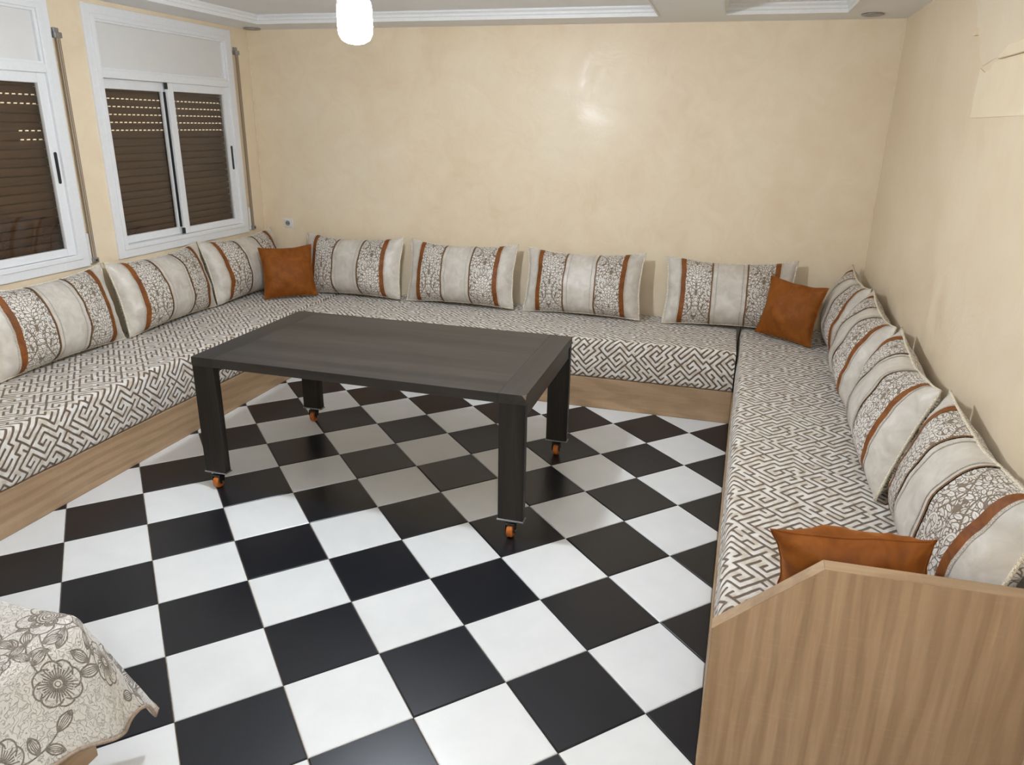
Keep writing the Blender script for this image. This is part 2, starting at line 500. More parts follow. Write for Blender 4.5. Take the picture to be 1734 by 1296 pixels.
def m_velvet(name, c0, c1, c2, rough=.5, sheen=.6, scale=9):
    m, t, b, _ = nt(name)
    v = coords(t, 'Object')
    f = noise_n(t, v, scale, 4, .6, .8); g = noise_n(t, v, 130, 3, .6)
    L(t, ramp(t, f, [(.3, c0), (.5, c1), (.72, c2)]), b.inputs['Base Color'])
    b.inputs['Roughness'].default_value = rough
    b.inputs['Sheen Weight'].default_value = sheen; b.inputs['Sheen Roughness'].default_value = .35
    b.inputs['Sheen Tint'].default_value = (*[min(1, x * 2.4) for x in c2], 1)
    bump(t, b, math_n(t, 'ADD', f, math_n(t, 'MULTIPLY', g, .1)), .25, .006)
    return m
M_SILK = m_velvet('champagne_velvet', (.52, .47, .40), (.61, .56, .49), (.70, .655, .59), .42, .25, 12)
M_ORANGE = m_velvet('rust_orange_velvet', (.185, .052, .005), (.24, .070, .008), (.30, .096, .013), .62, .45, 13)
M_ORANGE.node_tree.nodes['Principled BSDF'].inputs['Specular IOR Level'].default_value = .22
M_BAND = m_velvet('rust_velvet_band', (.12, .032, .002), (.20, .058, .003), (.29, .088, .007), .65, .06, 25)
M_PIPE = plain('brown_gold_piping', (.17, .080, .028), .5, nscale=200, nz=.2)
M_BRAID = plain('champagne_braid', (.50, .45, .38), .6, nscale=420, nz=.3, bmp=.8)
M_CORD = plain('twisted_cream_cord', (.70, .62, .48), .6, nscale=300, nz=.22, bmp=.6)

def m_quilt():
    m, t, b, _ = nt('floral_quilt')
    v = coords(t, 'UV', (1 / (3.5 * S), 1 / (3.5 * S), 1))
    f = img(t, QUILT, v)
    vr = noise_n(t, coords(t, 'UV'), 80, 0, .4, .9)
    line = math_n(t, 'ABSOLUTE', math_n(t, 'SUBTRACT', vr, .5))
    groove = ramp(t, line, [(0.0, (0, 0, 0)), (.055, (1, 1, 1))])
    base = mix(t, groove, (.63, .585, .52), (.70, .665, .61))
    L(t, mix(t, ramp(t, f, [(.25, (0, 0, 0)), (.8, (1, 1, 1))]), (.22, .185, .150), base), b.inputs['Base Color'])
    b.inputs['Roughness'].default_value = .6; b.inputs['Sheen Weight'].default_value = .2
    bump(t, b, groove, .75, .006)
    return m
M_QUILT = m_quilt()
M_QHEM = plain('quilt_hem_taupe', (.36, .27, .20), .7, nscale=100, nz=.1)
M_ALU = plain('white_lacquered_aluminium', (.80, .81, .82), .32, nz=.01)
M_PANEL = plain('white_shutter_box_panel', (.74, .73, .71), .5, nz=.01, nscale=6)
M_BLACK = plain('black_plastic', (.012, .012, .013), .35)
M_STEEL = plain('brushed_steel', (.38, .38, .39), .35, .9, nscale=120, nz=.08)
M_WHEEL = plain('orange_caster_wheel', (.50, .14, .02), .35, nz=.08)
M_SOCKET = plain('outlet_white_plastic', (.78, .76, .72), .35, nz=.01)
M_STRAP = None
def m_strap():
    m, t, b, _ = nt('woven_strap')
    w = N(t, 'TexWave', bands_direction='Y'); L(t, coords(t, 'Object'), w.inputs[0]); w.inputs['Scale'].default_value = 24
    L(t, ramp(t, w.outputs['Fac'], [(.3, (.20, .14, .085)), (.65, (.42, .34, .25))]), b.inputs['Base Color']); b.inputs['Roughness'].default_value = .8
    return m
M_STRAP = m_strap()
def m_slat():
    m, t, b, _ = nt('brown_shutter_slat')
    f = noise_n(t, coords(t, 'Object', (60, 2, 60)), 1, 5, .6, .2)
    L(t, ramp(t, f, [(.3, (.050, .021, .008)), (.7, (.084, .037, .014))]), b.inputs['Base Color']); b.inputs['Roughness'].default_value = .45
    return m
M_SLAT = m_slat()
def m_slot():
    m, t, b, _ = nt('glowing_shutter_slot')                 # solid pieces glow to stand in for outside light through the ventilation slots
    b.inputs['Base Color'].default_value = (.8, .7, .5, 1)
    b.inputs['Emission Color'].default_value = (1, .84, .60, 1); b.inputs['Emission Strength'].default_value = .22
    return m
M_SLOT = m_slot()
def m_glass():
    m = bpy.data.materials.new('window_glass'); m.use_nodes = True; t = m.node_tree; t.nodes.clear()
    out = N(t, 'OutputMaterial'); mx = N(t, 'MixShader'); tr = N(t, 'BsdfTransparent'); gl = N(t, 'BsdfGlossy')
    tr.inputs[0].default_value = (.93, .92, .90, 1); gl.inputs['Roughness'].default_value = .02
    lw = N(t, 'Fresnel'); lw.inputs[0].default_value = 1.75
    ge = N(t, 'NewGeometry'); L(t, math_n(t, 'MULTIPLY', lw.outputs[0], math_n(t, 'SUBTRACT', 1.0, ge.outputs['Backfacing'])), mx.inputs[0]); L(t, tr.outputs[0], mx.inputs[1]); L(t, gl.outputs[0], mx.inputs[2]); L(t, mx.outputs[0], out.inputs[0])
    return m
M_GLASS = m_glass()
def m_bulb(name='lit_bulb_diffuser', power=BULB_STRENGTH):
    m = bpy.data.materials.new(name); m.use_nodes = True; t = m.node_tree; t.nodes.clear()
    out = N(t, 'OutputMaterial'); e = N(t, 'Emission'); e.inputs[0].default_value = BULB_COLOR; e.inputs[1].default_value = power
    L(t, e.outputs[0], out.inputs[0]); return m
M_BULB = m_bulb()

# ================================================================== SETTING
def clip(poly, a, b, c):
    """keep a*x+b*y<=c"""
    out = []
    for i in range(len(poly)):
        p, q = poly[i], poly[(i + 1) % len(poly)]
        dp = a * p[0] + b * p[1] - c; dq = a * q[0] + b * q[1] - c
        if dp <= 0: out.append(p)
        if dp * dq < 0:
            k = dp / (dp - dq); out.append((p[0] + k * (q[0] - p[0]), p[1] + k * (q[1] - p[1])))
    return out

floor = MB().box(-3.2, 12.4, YF - .3, 9.6, -.4, -.022).build('floor', M_GROUT)
tag(floor, kind='structure')
r2 = math.sqrt(2)
half = 1 / r2
def tile_mesh(poly):
    cx = sum(p[0] for p in poly) / len(poly); cy = sum(p[1] for p in poly) / len(poly)
    mb = MB(); n = len(poly)
    def ring(ins, z):
        out = []
        for x, y in poly:
            d = math.hypot(x - cx, y - cy); k = max(0, (d - ins) / d); out.append((cx + (x - cx) * k, cy + (y - cy) * k, z))
        return out
    vs = ring(.006, -.021) + ring(.006, -.007) + ring(.020, 0)
    fs = [tuple(range(2 * n, 3 * n)), tuple(range(n))[::-1]]
    for l in range(2):
        for i in range(n):
            j = (i + 1) % n; fs.append((l * n + i, l * n + j, (l + 1) * n + j, (l + 1) * n + i))
    return mb.add(vs, fs)
full = {}
FX0, FY1, FY0 = -.105, 6.335, -7.6
def area(q): return abs(sum(q[i][0] * q[(i + 1) % len(q)][1] - q[(i + 1) % len(q)][0] * q[i][1] for i in range(len(q)))) / 2 if len(q) > 2 else 0
for iu in range(-14, 26):
    for iv in range(-14, 26):
        c = ((iu + iv + 1) / r2, (iu - iv) / r2)
        if c[1] < FY0: continue
        poly = [(c[0] - half, c[1]), (c[0], c[1] - half), (c[0] + half, c[1]), (c[0], c[1] + half)]
        q = clip(poly, -1, 0, -FX0)
        if len(q) > 2: q = clip(q, 0, 1, FY1)
        if len(q) < 3: continue
        qa = clip(q, 1, -.0253, 9.19 - .0253 * 6.33)                 # in front of the right bench
        pieces = [qa]
        if area(q) > area(qa) + 1e-4:
            qb_ = clip(q, 0, 1, -1.915)
            if len(qb_) > 2: qb_ = clip(qb_, 1, -.016, 11.53 - .016 * YB - .01)
            if len(qb_) > 2: qb_ = clip(qb_, -1, .0253, -(9.19 - .0253 * 6.33))
            pieces = [q] if abs(area(qb_) + area(qa) - area(q)) < 1e-3 else [qa, qb_]
        mat = M_TW if (iu + iv) % 2 else M_TB
        for q in pieces:
            ar = area(q)
            if ar < .01: continue
            key = (iu + iv) % 2
            if ar > .9999 and key in full:
                o = full[key].copy(); link(o, floor)
            else:
                o = tile_mesh([(p[0] - c[0], p[1] - c[1]) for p in q]).build('tile', mat, floor, origin=(0, 0, 0))
                if ar > .9999: full[key] = o
            o.location = (c[0] * S, c[1] * S, 0)

# walls ------------------------------------------------------------
W2 = (4.02, 8.05); W1 = (-.70, 3.33); WZ = (2.79, 7.25)      # window casings, y range, z range
def holes(w): return (w[0] + .20, w[1] - .20, WZ[0] + .20, WZ[1] - .20)
mb = MB()
ys = [YF, holes(W1)[0], holes(W1)[1], holes(W2)[0], holes(W2)[1], YB + .3]
z0, z1 = holes(W1)[2], holes(W1)[3]
for i in range(5):
    a, b_ = ys[i], ys[i + 1]
    if i in (1, 3):
        mb.box(XL - .9, XL, a, b_, -.4, z0); mb.box(XL - .9, XL, a, b_, z1, 8)
    else: mb.box(XL - .9, XL, a, b_, -.4, 8)
tag(mb.build('wall_left', MW), kind='structure')
tag(MB().box(XL, xr(YB), YB, YB + .3, -.4, 8).build('wall_back', MW), kind='structure')
mb = MB()
mb.add([(xr(YF), YF, -.4), (xr(YB) , YB + .3, -.4), (xr(YB) + .4, YB + .3, -.4), (xr(YF) + .7, YF, -.4),
        (xr(YF), YF, 8), (xr(YB), YB + .3, 8), (xr(YB) + .4, YB + .3, 8), (xr(YF) + .7, YF, 8)],
       [(0, 1, 2, 3), (4, 7, 6, 5), (0, 4, 5, 1), (1, 5, 6, 2), (2, 6, 7, 3), (3, 7, 4, 0)])
tag(mb.build('wall_right', MW), kind='structure')
tag(MB().box(XL - .9, 12.4, YF - .3, YF, -.4, 8).build('wall_front', MW), kind='structure')

# ceiling: lowered soffit with two sunk coffers ----------------------
A0, A1, B0, B1, CY, CF = -1.42, 7.17, 8.32, 10.43, 7.78, -4.6
CD = .17
mb = MB()
mb.box(XL - .9, A0, YF - .3, YB + .3, ZC, 8.1); mb.box(A1, B0, CF, CY, ZC, 8.1); mb.box(B1, 12.4, YF - .3, YB + .3, ZC, 8.1)
mb.box(A0, B1, CY, YB + .3, ZC, 8.1); mb.box(A0, B1, YF - .3, CF, ZC, 8.1)
mb.box(A0, A1, CF, CY, ZC + CD, 8.1); mb.box(B0, B1, CF, CY, ZC + CD, 8.1)
ceil = tag(mb.build('ceiling', M_CEIL), kind='structure')
def coffer_trim(x0, x1, y0, y1, n):
    prof = [(0, ZC - .012), (.030, ZC - .012), (.030, ZC + .05), (.05, ZC + .065), (.05, ZC + .105), (.085, ZC + .14), (.085, ZC + CD), (0, ZC + CD)]
    mb = MB()
    m = len(prof); vs = []
    for (x, y, sx, sy) in ((x0, y0, 1, 1), (x1, y0, -1, 1), (x1, y1, -1, -1), (x0, y1, 1, -1)):
        vs += [(x + sx * d, y + sy * d, z) for d, z in prof]
    fs = []
    for k in range(4):
        l = (k + 1) % 4
        for i in range(m):
            j = (i + 1) % m; fs.append((k * m + i, k * m + j, l * m + j, l * m + i))
    mb.add(vs, fs)
    return tag(mb.build('trim_%d' % n, M_MOULD), kind='structure')
coffer_trim(A0, A1, CF, CY, 1)
coffer_trim(B0, B1, CF, CY, 2)

# corner joint beads (thin plaster beads in the wall corners)
tag(MB().tube([(XL + .012, YB - .012, 1.3), (XL + .016, YB - .012, 4.2), (XL + .012, YB - .012, 7.33)], .016, 6).build('trim_3', MW), kind='structure')
tag(MB().tube([(xr(YB) - .012, YB - .012, 1.3), (xr(YB) - .016, YB - .012, 4.2), (xr(YB) - .012, YB - .012, 7.33)], .016, 6).build('trim_4', MW), kind='structure')

# windows ------------------------------------------------------------
def frame_ring(mb, y0, y1, za, zb, w, x0, x1):
    """mitred rectangular frame in the y-z plane"""
    o = [(y0, za), (y1, za), (y1, zb), (y0, zb)]; i = [(y0 + w, za + w), (y1 - w, za + w), (y1 - w, zb - w), (y0 + w, zb - w)]
    vs = [(x, *p) for x in (x0, x1) for p in o + i]
    fs = []
    for k in range(4):
        l = (k + 1) % 4
        fs += [(8 + k, 8 + l, 12 + l, 12 + k), (k, 4 + k, 4 + l, l), (k, l, 8 + l, 8 + k), (4 + k, 12 + k, 12 + l, 4 + l)]
    mb.add(vs, fs); return mb

def make_window(n, w, slots_rows):
    y0, y1 = w; o0 = y0 + .25
    rt = root('window_%d' % n, (XL, (y0 + y1) / 2, WZ[0]), kind='structure')
    frame_ring(MB(), y0, y1, WZ[0], WZ[1], .165, XL - .02, XL + .045).build('casing', M_ALU, rt, bevel=.012)
    mb = frame_ring(MB(), y0 + .150, y1 - .150, WZ[0] + .150, WZ[1] - .150, .085, XL - .30, XL + .065)
    mb.build('outer_frame', M_ALU, rt, bevel=.01)
    MB().box(XL - .28, XL + .055, y0 + .23, y1 - .23, 6.045, 6.19).build('transom', M_ALU, rt, bevel=.012)
    hp = MB().box(XL - .10, XL - .03, y0 + .25, y1 - .25, 6.18, 7.03)
    hp.build('head_panel', M_PANEL, rt, bevel=.008)
    frame_ring(MB(), y0 + .23, y1 - .23, 6.17, 7.03, .055, XL - .04, XL + .03).build('head_bead', M_ALU, rt, bevel=.008)
    # shutter slats behind the glass
    pitch = .1425; z = 5.975
    sy0, sy1 = y0 + .235, y1 - .235
    x = XL - .24
    for k in range(21):
        zt = z - k * pitch
        if zt < 2.95: break
        prof = [(x - .03, zt - pitch + .006), (x, zt - pitch + .006), (x + .012, zt - pitch + .02), (x + .016, zt - pitch / 2), (x + .011, zt - .016), (x, zt - .003), (x - .03, zt - .003)]
        sl = MB().prism(prof, lambda a, b, t_: (a, t_, b), sy0, sy1).build('slat', M_SLAT, rt)
        zs = zt - pitch + .004
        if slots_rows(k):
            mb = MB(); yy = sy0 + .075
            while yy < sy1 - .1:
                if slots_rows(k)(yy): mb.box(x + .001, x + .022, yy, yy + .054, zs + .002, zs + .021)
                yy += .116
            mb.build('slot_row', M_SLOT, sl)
    MB().box(x - .12, x - .05, y0 + .205, y1 - .205, 2.995, 7.04).build('shutter_backing', M_SLAT, rt)
    # sashes: left one runs in the outer track
    a, b = y0 + .235, y0 + 1.885
    s1 = MB()
    for (p, q, c_, d) in ((a + .046, b - .051, 3.03, 3.175), (a + .046, b - .051, 5.87, 6.045), (a - .02, a + .045, 3.03, 6.045), (b - .05, b + .11, 3.03, 6.045)):
        s1.box(XL - .165, XL - .09, p, q, c_, d)
    s1 = s1.build('sash', M_ALU, rt, bevel=.008)
    MB().box(XL - .14, XL - .13, a + .03, b - .04, 3.16, 5.885).build('glass', M_GLASS, s1)
    MB().box(XL - .085, XL - .045, b - .030, b - .004, 3.18, 5.87).build('brush_seal', M_BLACK, s1)
    a, b = y0 + 1.885, y1 - .215
    s2 = MB()
    for (p, q, c_, d) in ((a + .171, b - .186, 3.03, 3.165), (a + .171, b - .186, 5.885, 6.045), (a, a + .17, 3.03, 6.045), (b - .185, b, 3.03, 6.045)):
        s2.box(XL - .07, XL + .005, p, q, c_, d)
    s2 = s2.build('sash', M_ALU, rt, bevel=.008)
    MB().box(XL - .045, XL - .035, a + .16, b - .175, 3.155, 5.895).build('glass', M_GLASS, s2)
    for zz in (3.04, 5.92):
        MB().box(XL - .03, XL + .014, a - .045, a + .012, zz, zz + .12).build('stop', M_BLACK, s2, bevel=.006)
    hb = [(b - .095 + .028 * math.cos(q), 4.53 + (.235 if math.sin(q) > 0 else -.235) + .028 * math.sin(q)) for q in np.linspace(0, 2 * math.pi, 20, endpoint=False)]
    MB().prism(hb, lambda p, q, t_: (t_, p, q), XL, XL + .02).build('handle', M_BLACK, s2, bevel=.005)
    return rt

make_window(2, W2, lambda k: (lambda yy: True) if k in (0, 1, 2, 3, 4, 5) and k >= 1 else None)
make_window(1, W1, lambda k: ((lambda yy: True) if k in (1, 2) else (lambda yy: yy > 2.62) if k in (5, 6) else None))

def strap(yc, ztop, zbot, label):
    rt = root('shutter_strap', (XL, yc, zbot), label, 'strap', 'shutter straps beside the windows')
    MB().box(XL + .055, XL + .066, yc - .045, yc + .045, zbot + .1, ztop - .03).build('ribbon', M_STRAP, rt)
    g = MB().box(XL, XL + .09, yc - .075, yc + .075, ztop - .11, ztop - .02).box(XL, XL + .05, yc - .055, yc + .055, ztop - .03, ztop + .05)
    g.build('top_guide', M_STEEL, rt, bevel=.01)
    w = MB().box(XL, XL + .045, yc - .085, yc + .085, zbot, zbot + .54)
    w.build('winder_plate', M_SOCKET, rt, bevel=.012)
    MB().box(XL + .04, XL + .10, yc - .06, yc + .06, zbot + .01, zbot + .10).build('winder_lip', M_STEEL, rt, bevel=.01)
    MB().lathe([(.016, 0), (.016, .012), (.008, .016)], (XL + .10, yc, zbot + .055), 'x', 12).build('screw', M_BLACK, rt)
strap(8.19, 6.86, 2.83, 'grey brown shutter strap by the back corner, beside the window with both sashes in view')
strap(3.42, 6.72, 2.83, 'grey brown shutter strap between the two white windows')

# pale repair area on the right wall ----------------------------------
def wallpt(y, z, d): return (xr(y) - d, y, z)
rp = root('plaster_patch', wallpt(2, 5.55, 0), 'pale bare plaster patch with ragged top high on the right wall', 'plaster patch')
MB().prism([(3.17, 5.55), (3.20, 5.80), (3.17, 6.10), (2.95, 6.04), (2.75, 6.06), (2.62, 6.13), (2.40, 6.14), (-.6, 6.14), (-.6, 5.55)],
           lambda y, z, t_: wallpt(y, z, t_), 0, .016).build('lower_coat', M_PATCH, rp)
MB().prism([(3.15, 6.12), (3.38, 6.3), (3.42, 6.42), (3.72, 6.6), (3.78, 6.75), (4.1, 6.98), (4.15, 7.32), (-.6, 7.32), (-.6, 6.22), (2.3, 6.22), (2.44, 6.17), (2.7, 6.17)],
           lambda y, z, t_: wallpt(y, z, t_), 0, .010).build('upper_coat', m_wall('upper_plaster_coat', (1.0, 1.02, 1.06)), rp)
MB().prism([(2.44, 6.145), (2.36, 6.20), (2.26, 6.225), (2.1, 6.27), (-.6, 6.28), (-.6, 6.15)],
           lambda y, z, t_: wallpt(y, z, t_), 0, .055).build('ledge', M_PATCH, rp, bevel=.01)
MB().prism([(3.66, 6.50), (3.60, 6.58), (3.56, 6.50)], lambda y, z, t_: wallpt(y, z, t_), .0, .05).build('chip', MW, rp)

# wall outlet ------------------------------------------------------------
ot = root('wall_outlet', (-1.655, YB, 2.96), 'small white square power outlet low on the back wall near the left corner', 'outlet')
MB().box(-1.785, -1.525, YB - .035, YB, 2.85, 3.07).build('plate', M_SOCKET, ot, bevel=.015)
MB().box(-1.735, -1.575, YB - .055, YB - .03, 2.885, 3.035).build('rim', M_SOCKET, ot, bevel=.01)
MB().lathe([(.062, 0), (.062, .006)], (-1.655, YB - .062, 2.96), 'y', 24).build('recess', plain('outlet_recess', (.30, .28, .26), .5), ot)
for dx in (-.03, .03):
    MB().lathe([(.012, 0), (.012, .008)], (-1.655 + dx, YB - .07, 2.96), 'y', 10).build('contact_hole', M_BLACK, ot)
MB().lathe([(.010, 0), (.010, .03)], (-1.655, YB - .09, 3.0), 'y', 10).build('earth_pin', M_STEEL, ot)

# recessed spot fittings ------------------------------------------------------------
def spot(x, y, label):
    rt = root('ceiling_spot', (x, y, ZC), label, 'ceiling spot', 'unlit recessed spots in the soffit')
    MB().lathe([(.125, ZC - .004), (.185, ZC - .004), (.190, ZC - .016), (.180, ZC - .030), (.150, ZC - .034), (.125, ZC - .024)], (x, y, 0), 'z', 32).build('ring', M_STEEL, rt, smooth=True)
    MB().lathe([(.13, ZC - .003), (.13, ZC - .010), (.06, ZC - .016)], (x, y, 0), 'z', 24).build('lens', M_BLACK, rt)
spot(-2.0, 8.44, 'unlit round ceiling spot over the back left corner')
spot(10.84, 8.04, 'unlit round ceiling spot over the back right corner')

# lit bulbs: the one in view, and the room's second one behind the camera ---------
M_BW = plain('bulb_white_housing', (.82, .82, .82), .35, nz=.01)
def hanging_bulb(LX, LY, label, zc, mat=None):
    lb = root('hanging_bulb', (LX, LY, zc), label, 'lamp')
    MB().lathe([(.02, 6.215), (.09, 6.225), (.155, 6.26), (.187, 6.32), (.195, 6.40), (.195, 6.56), (.19, 6.60)], (LX, LY, 0), 'z', 40).build('diffuser', mat or M_BULB, lb, smooth=True)
    MB().lathe([(.195, 6.602), (.198, 6.62), (.19, 6.66), (.15, 6.70), (.09, 6.74), (.07, 6.80), (.065, 6.90)], (LX, LY, 0), 'z', 40).build('housing', M_BW, lb, smooth=True)
    MB().lathe([(.072, 6.88), (.082, 6.90), (.082, 7.05), (.05, 7.10), (.02, 7.12)], (LX, LY, 0), 'z', 24).build('socket', M_BLACK, lb)
    MB().tube([(LX, LY, 7.11), (LX + .01, LY, 7.2), (LX, LY, zc - .02)], .013, 8).build('cord', M_BLACK, lb)
    MB().lathe([(.16, zc), (.16, zc - .03), (.12, zc - .06), (.03, zc - .07)], (LX, LY, 0), 'z', 28).build('ceiling_rose', M_BW, lb)
hanging_bulb(4.47, 1.0, 'lit white bulb hanging from the ceiling, at the top picture edge near the windows', 7.5)
hanging_bulb(9.3, -8.6, 'second lit white bulb hanging in the unseen rear of the room', 7.33, m_bulb('weaker_lit_diffuser', BULB_STRENGTH * .72))

# ================================================================== BENCHES
def bench(name, org, label):
    return root(name, org, label, 'bench')
# left
g = bench('bench_base', (-1.2, 2.8, 0), 'light oak bench base along the window wall under the left mattress')
MB().box(-.16, -.10, -3.2, YB - .01, 0, ZW).build('front_board', M_OAKY, g, bevel=.006)
MB().box(XL + .01, -.16, -3.2, YB - .01, ZW - .06, ZW - .005).build('platform', M_OAKY, g)
MB().box(XL + .01, -.16, -3.2, -3.14, 0, ZW - .06).build('end_board', M_OAKX, g)
MB().box(XL + .02, XL + .07, -3.14, YB - .02, 0, ZW - .06).build('wall_batten', M_OAKY, g)
# back
g = bench('bench_base', (4.5, 7.5, 0), 'light oak bench base along the back wall behind the dark table')
MB().box(-.098, xf(6.36) - .005, 6.335, 6.395, 0, ZW).build('front_board', M_OAKX, g, bevel=.006)
MB().box(-.098, xf(6.33) - .01, 6.395, YB - .01, ZW - .06, ZW - .005).build('platform', M_OAKX, g)
MB().box(-.09, xf(6.33) - .02, YB - .07, YB - .02, 0, ZW - .06).build('wall_batten', M_OAKX, g)
# right
g = bench('bench_base', (10.2, 3.0, 0), 'light oak bench base along the right wall with an angled end panel')
def slab(mb, x0f, x1f, y0, y1, z0, z1, k=0):
    vs = [(x0f(y0), y0, z0), (x1f(y0), y0, z0), (x0f(y1), y1, z0), (x1f(y1), y1, z0), (x0f(y0), y0, z1), (x1f(y0), y0, z1), (x0f(y1), y1, z1), (x1f(y1), y1, z1)]
    return mb.add(vs, [(0, 2, 3, 1), (4, 5, 7, 6), (0, 1, 5, 4), (2, 6, 7, 3), (0, 4, 6, 2), (1, 3, 7, 5)])
slab(MB(), lambda y: xf(y), lambda y: xf(y) + .06, 4.62, YB - .01, 0, ZW).build('front_board', M_OAKY, g, bevel=.006)
slab(MB(), lambda y: xf(y), lambda y: xf(y) + .06, -1.788, 4.61, 0, ZW).build('front_board', M_OAKY, g, bevel=.006)
slab(MB(), lambda y: xf(y) + .06, lambda y: xr(y) - .01, -1.788, YB - .01, ZW - .06, ZW - .005).build('platform', M_OAKY, g)
YP0, YP1 = -1.92, -1.79
xpr = xr(-1.92) - .004
pp = [(8.978, 0), (xpr, 0), (xpr, 2.232), (9.745, 2.199), (8.978, 1.478)]
MB().prism(pp, lambda a, b, t_: (a, t_, b), YP0, YP1).build('end_panel', M_OAKZ, g, bevel=.004)
def strip_edge(a, b, w=.005):
    (x0, z0), (x1, z1) = a, b
    dx, dz = x1 - x0, z1 - z0; l = math.hypot(dx, dz); nx, nz = -dz / l * w, dx / l * w
    return [(x0, z0), (x1, z1), (x1 + nx, z1 + nz), (x0 + nx, z0 + nz)]
MB().prism(strip_edge((8.978, 1.478), (9.745, 2.199)), lambda a, b, t_: (a, t_, b), YP0 - .001, YP1 + .001).build('edge_band', M_OAKEDGE, g)
MB().prism(strip_edge((9.745, 2.199), (xpr, 2.232)), lambda a, b, t_: (a, t_, b), YP0 - .001, YP1 + .001).build('edge_band', M_OAKEDGE, g)

# mattresses ------------------------------------------------------------
def mattress(name, fpt, l0, l1, dep, label, seed):
    """fpt(l, d, z) -> xyz, l along, d depth from the front face"""
    rad = .11; prof = []
    zb, zt = ZW + .004, ZM
    prof.append((.05, zb)); prof.append((.012, zb + .02))
    for i in range(7): prof.append((-.022 * math.sin(math.pi * i / 6), zb + .06 + (zt - rad - zb - .06) * i / 6))
    for i in range(1, 8):
        a = math.pi / 2 * i / 8; prof.append((rad - rad * math.cos(a), zt - rad + rad * math.sin(a)))
    nd = 20
    for i in range(nd + 1):
        d = rad + (dep - 2 * rad) * i / nd; prof.append((d, zt))
    for i in range(1, 5):
        a = math.pi / 2 * i / 4; prof.append((dep - rad + rad * math.sin(a), zt - rad + rad * math.cos(a)))
    prof.append((dep, zb + .02)); prof.append((dep - .04, zb))
    arc = [0]
    for p, q in zip(prof[:-1], prof[1:]): arc.append(arc[-1] + math.dist(p, q))
    n = int((l1 - l0) / .12); m = len(prof)
    vs = []; uv = []; fs = []
    org = fpt((l0 + l1) / 2, dep / 2, ZW)
    er = .06
    for i in range(n + 1):
        l = l0 + (l1 - l0) * i / n
        for j, (d, z) in enumerate(prof):
            e = min(l - l0, l1 - l); k = 0
            if e < er and z > ZM - .3: k = .03 * (1 - e / er)
            w = noise.noise(Vector((l * 1.1 + seed, d * 1.3, 0))) * .022 if z >= zt - .02 else 0
            wd = noise.noise(Vector((l * 2.0 + seed, 7, z * 2))) * .016 if d < .1 else 0
            vs.append(fpt(l, d + wd, z + w - k)); uv.append((l * S, arc[j] * S))
    for i in range(n):
        for j in range(m - 1): fs.append((i * m + j, i * m + j + 1, (i + 1) * m + j + 1, (i + 1) * m + j))
        fs.append((i * m + m - 1, i * m, (i + 1) * m, (i + 1) * m + m - 1))
    mb = MB().add(vs, fs, uv)
    # end caps with their own uv
    for i, l in ((0, l0), (n, l1)):
        mb.add([vs[i * m + j] for j in range(m)], [tuple(range(m))], [(d * S, z * S) for d, z in prof])
    o = mb.build(name, M_FRET, None, origin=org, smooth=True)
    e = o.modifiers.new('edge', 'EDGE_SPLIT'); e.split_angle = R(50)
    tag(o, label, 'mattress')
    return o
mattress('mattress', lambda l, d, z: (-.10 - d, l, z), -3.15, YB - .03, 2.22, 'geometric fret patterned mattress on the bench along the window wall', 1)
mattress('mattress', lambda l, d, z: (l, 6.335 + d, z), -.062, xf(7.2) - .035, 2.38, 'geometric fret patterned mattress on the bench along the back wall', 5)
mattress('mattress', lambda l, d, z: (xf(l) + .035 + d, l, z), -1.77, YB - .03, 2.19, 'geometric fret patterned mattress on the bench along the right wall', 9)

# ================================================================== PILLOWS
def rotm(yaw, tilt, roll): return Matrix.Rotation(yaw, 4, 'Z') @ Matrix.Rotation(tilt, 4, 'X') @ Matrix.Rotation(roll, 4, 'Y')
def cushion_fn(W, H, T, seed, cx=.035, cz=.10, pw=2.4, ex=.55, wr=.012, flat=0.0):
    def f(u, v, side):
        x = W / 2 * u * (1 - cx * (1 - v * v) * abs(u) ** 1.0)
        pull = cz * (1 - u * u) ** .9 if abs(u) < 1 else 0
        z = H / 2 * (1 + v * (1 - (pull if v > 0 else pull * .45)))
        g = max(0, (1 - abs(u) ** pw)) ** ex * max(0, (1 - abs(v) ** pw)) ** ex
        y = T / 2 * g
        k = noise.noise(Vector((u * 2.3 + seed, v * 2.1, side * 3.0)))
        puck = math.sin((u * 23 + seed) ) * max(0, abs(v) - .55) * 2 + math.sin(v * 17 + seed * 2) * max(0, abs(u) - .6) * 2
        y += wr * (k * 3.2 + puck * .9) * min(1, g * 3)
        x += .01 * noise.noise(Vector((v * 3 + seed, u * 2, 1)))
        z += .022 * noise.noise(Vector((u * 1.9 + seed, 9, v))) * (1 if v > -.6 else .2)
        # settle: the lower front sags outwards
        y *= 1 + .16 * (-v) * (1 - abs(v))
        return Vector((x, -y if side > 0 else y, z))
    return f
def patch(f, u0, u1, side, off=0.0, nv=30, W=2.6, H=1.4):
    nu = max(2, int((u1 - u0) * 22)); mb = MB(); vs = []; uv = []; fs = []
    def g(u, v):
        p = f(u, v, side)
        if off:
            e = .004; a = f(min(1, u + e), v, side) - f(max(-1, u - e), v, side); b = f(u, min(1, v + e), side) - f(u, max(-1, v - e), side)
            n = a.cross(b)
            if n.length > 1e-12:
                n.normalize()
                if (n.y > 0) == (side > 0): n = -n
                p = p + n * off
        return p
    for i in range(nu + 1):
        u = u0 + (u1 - u0) * i / nu
        for j in range(nv + 1):
            t_ = j / nv * 2 - 1; v = math.sin(t_ * math.pi / 2)
            vs.append(g(u, v)); uv.append((u * W / 2 * S, t_ * H * .68 * S))
    for i in range(nu):
        for j in range(nv):
            a = i * (nv + 1) + j; fs.append((a, a + 1, a + nv + 2, a + nv + 1))
    return mb.add(vs, fs, uv)
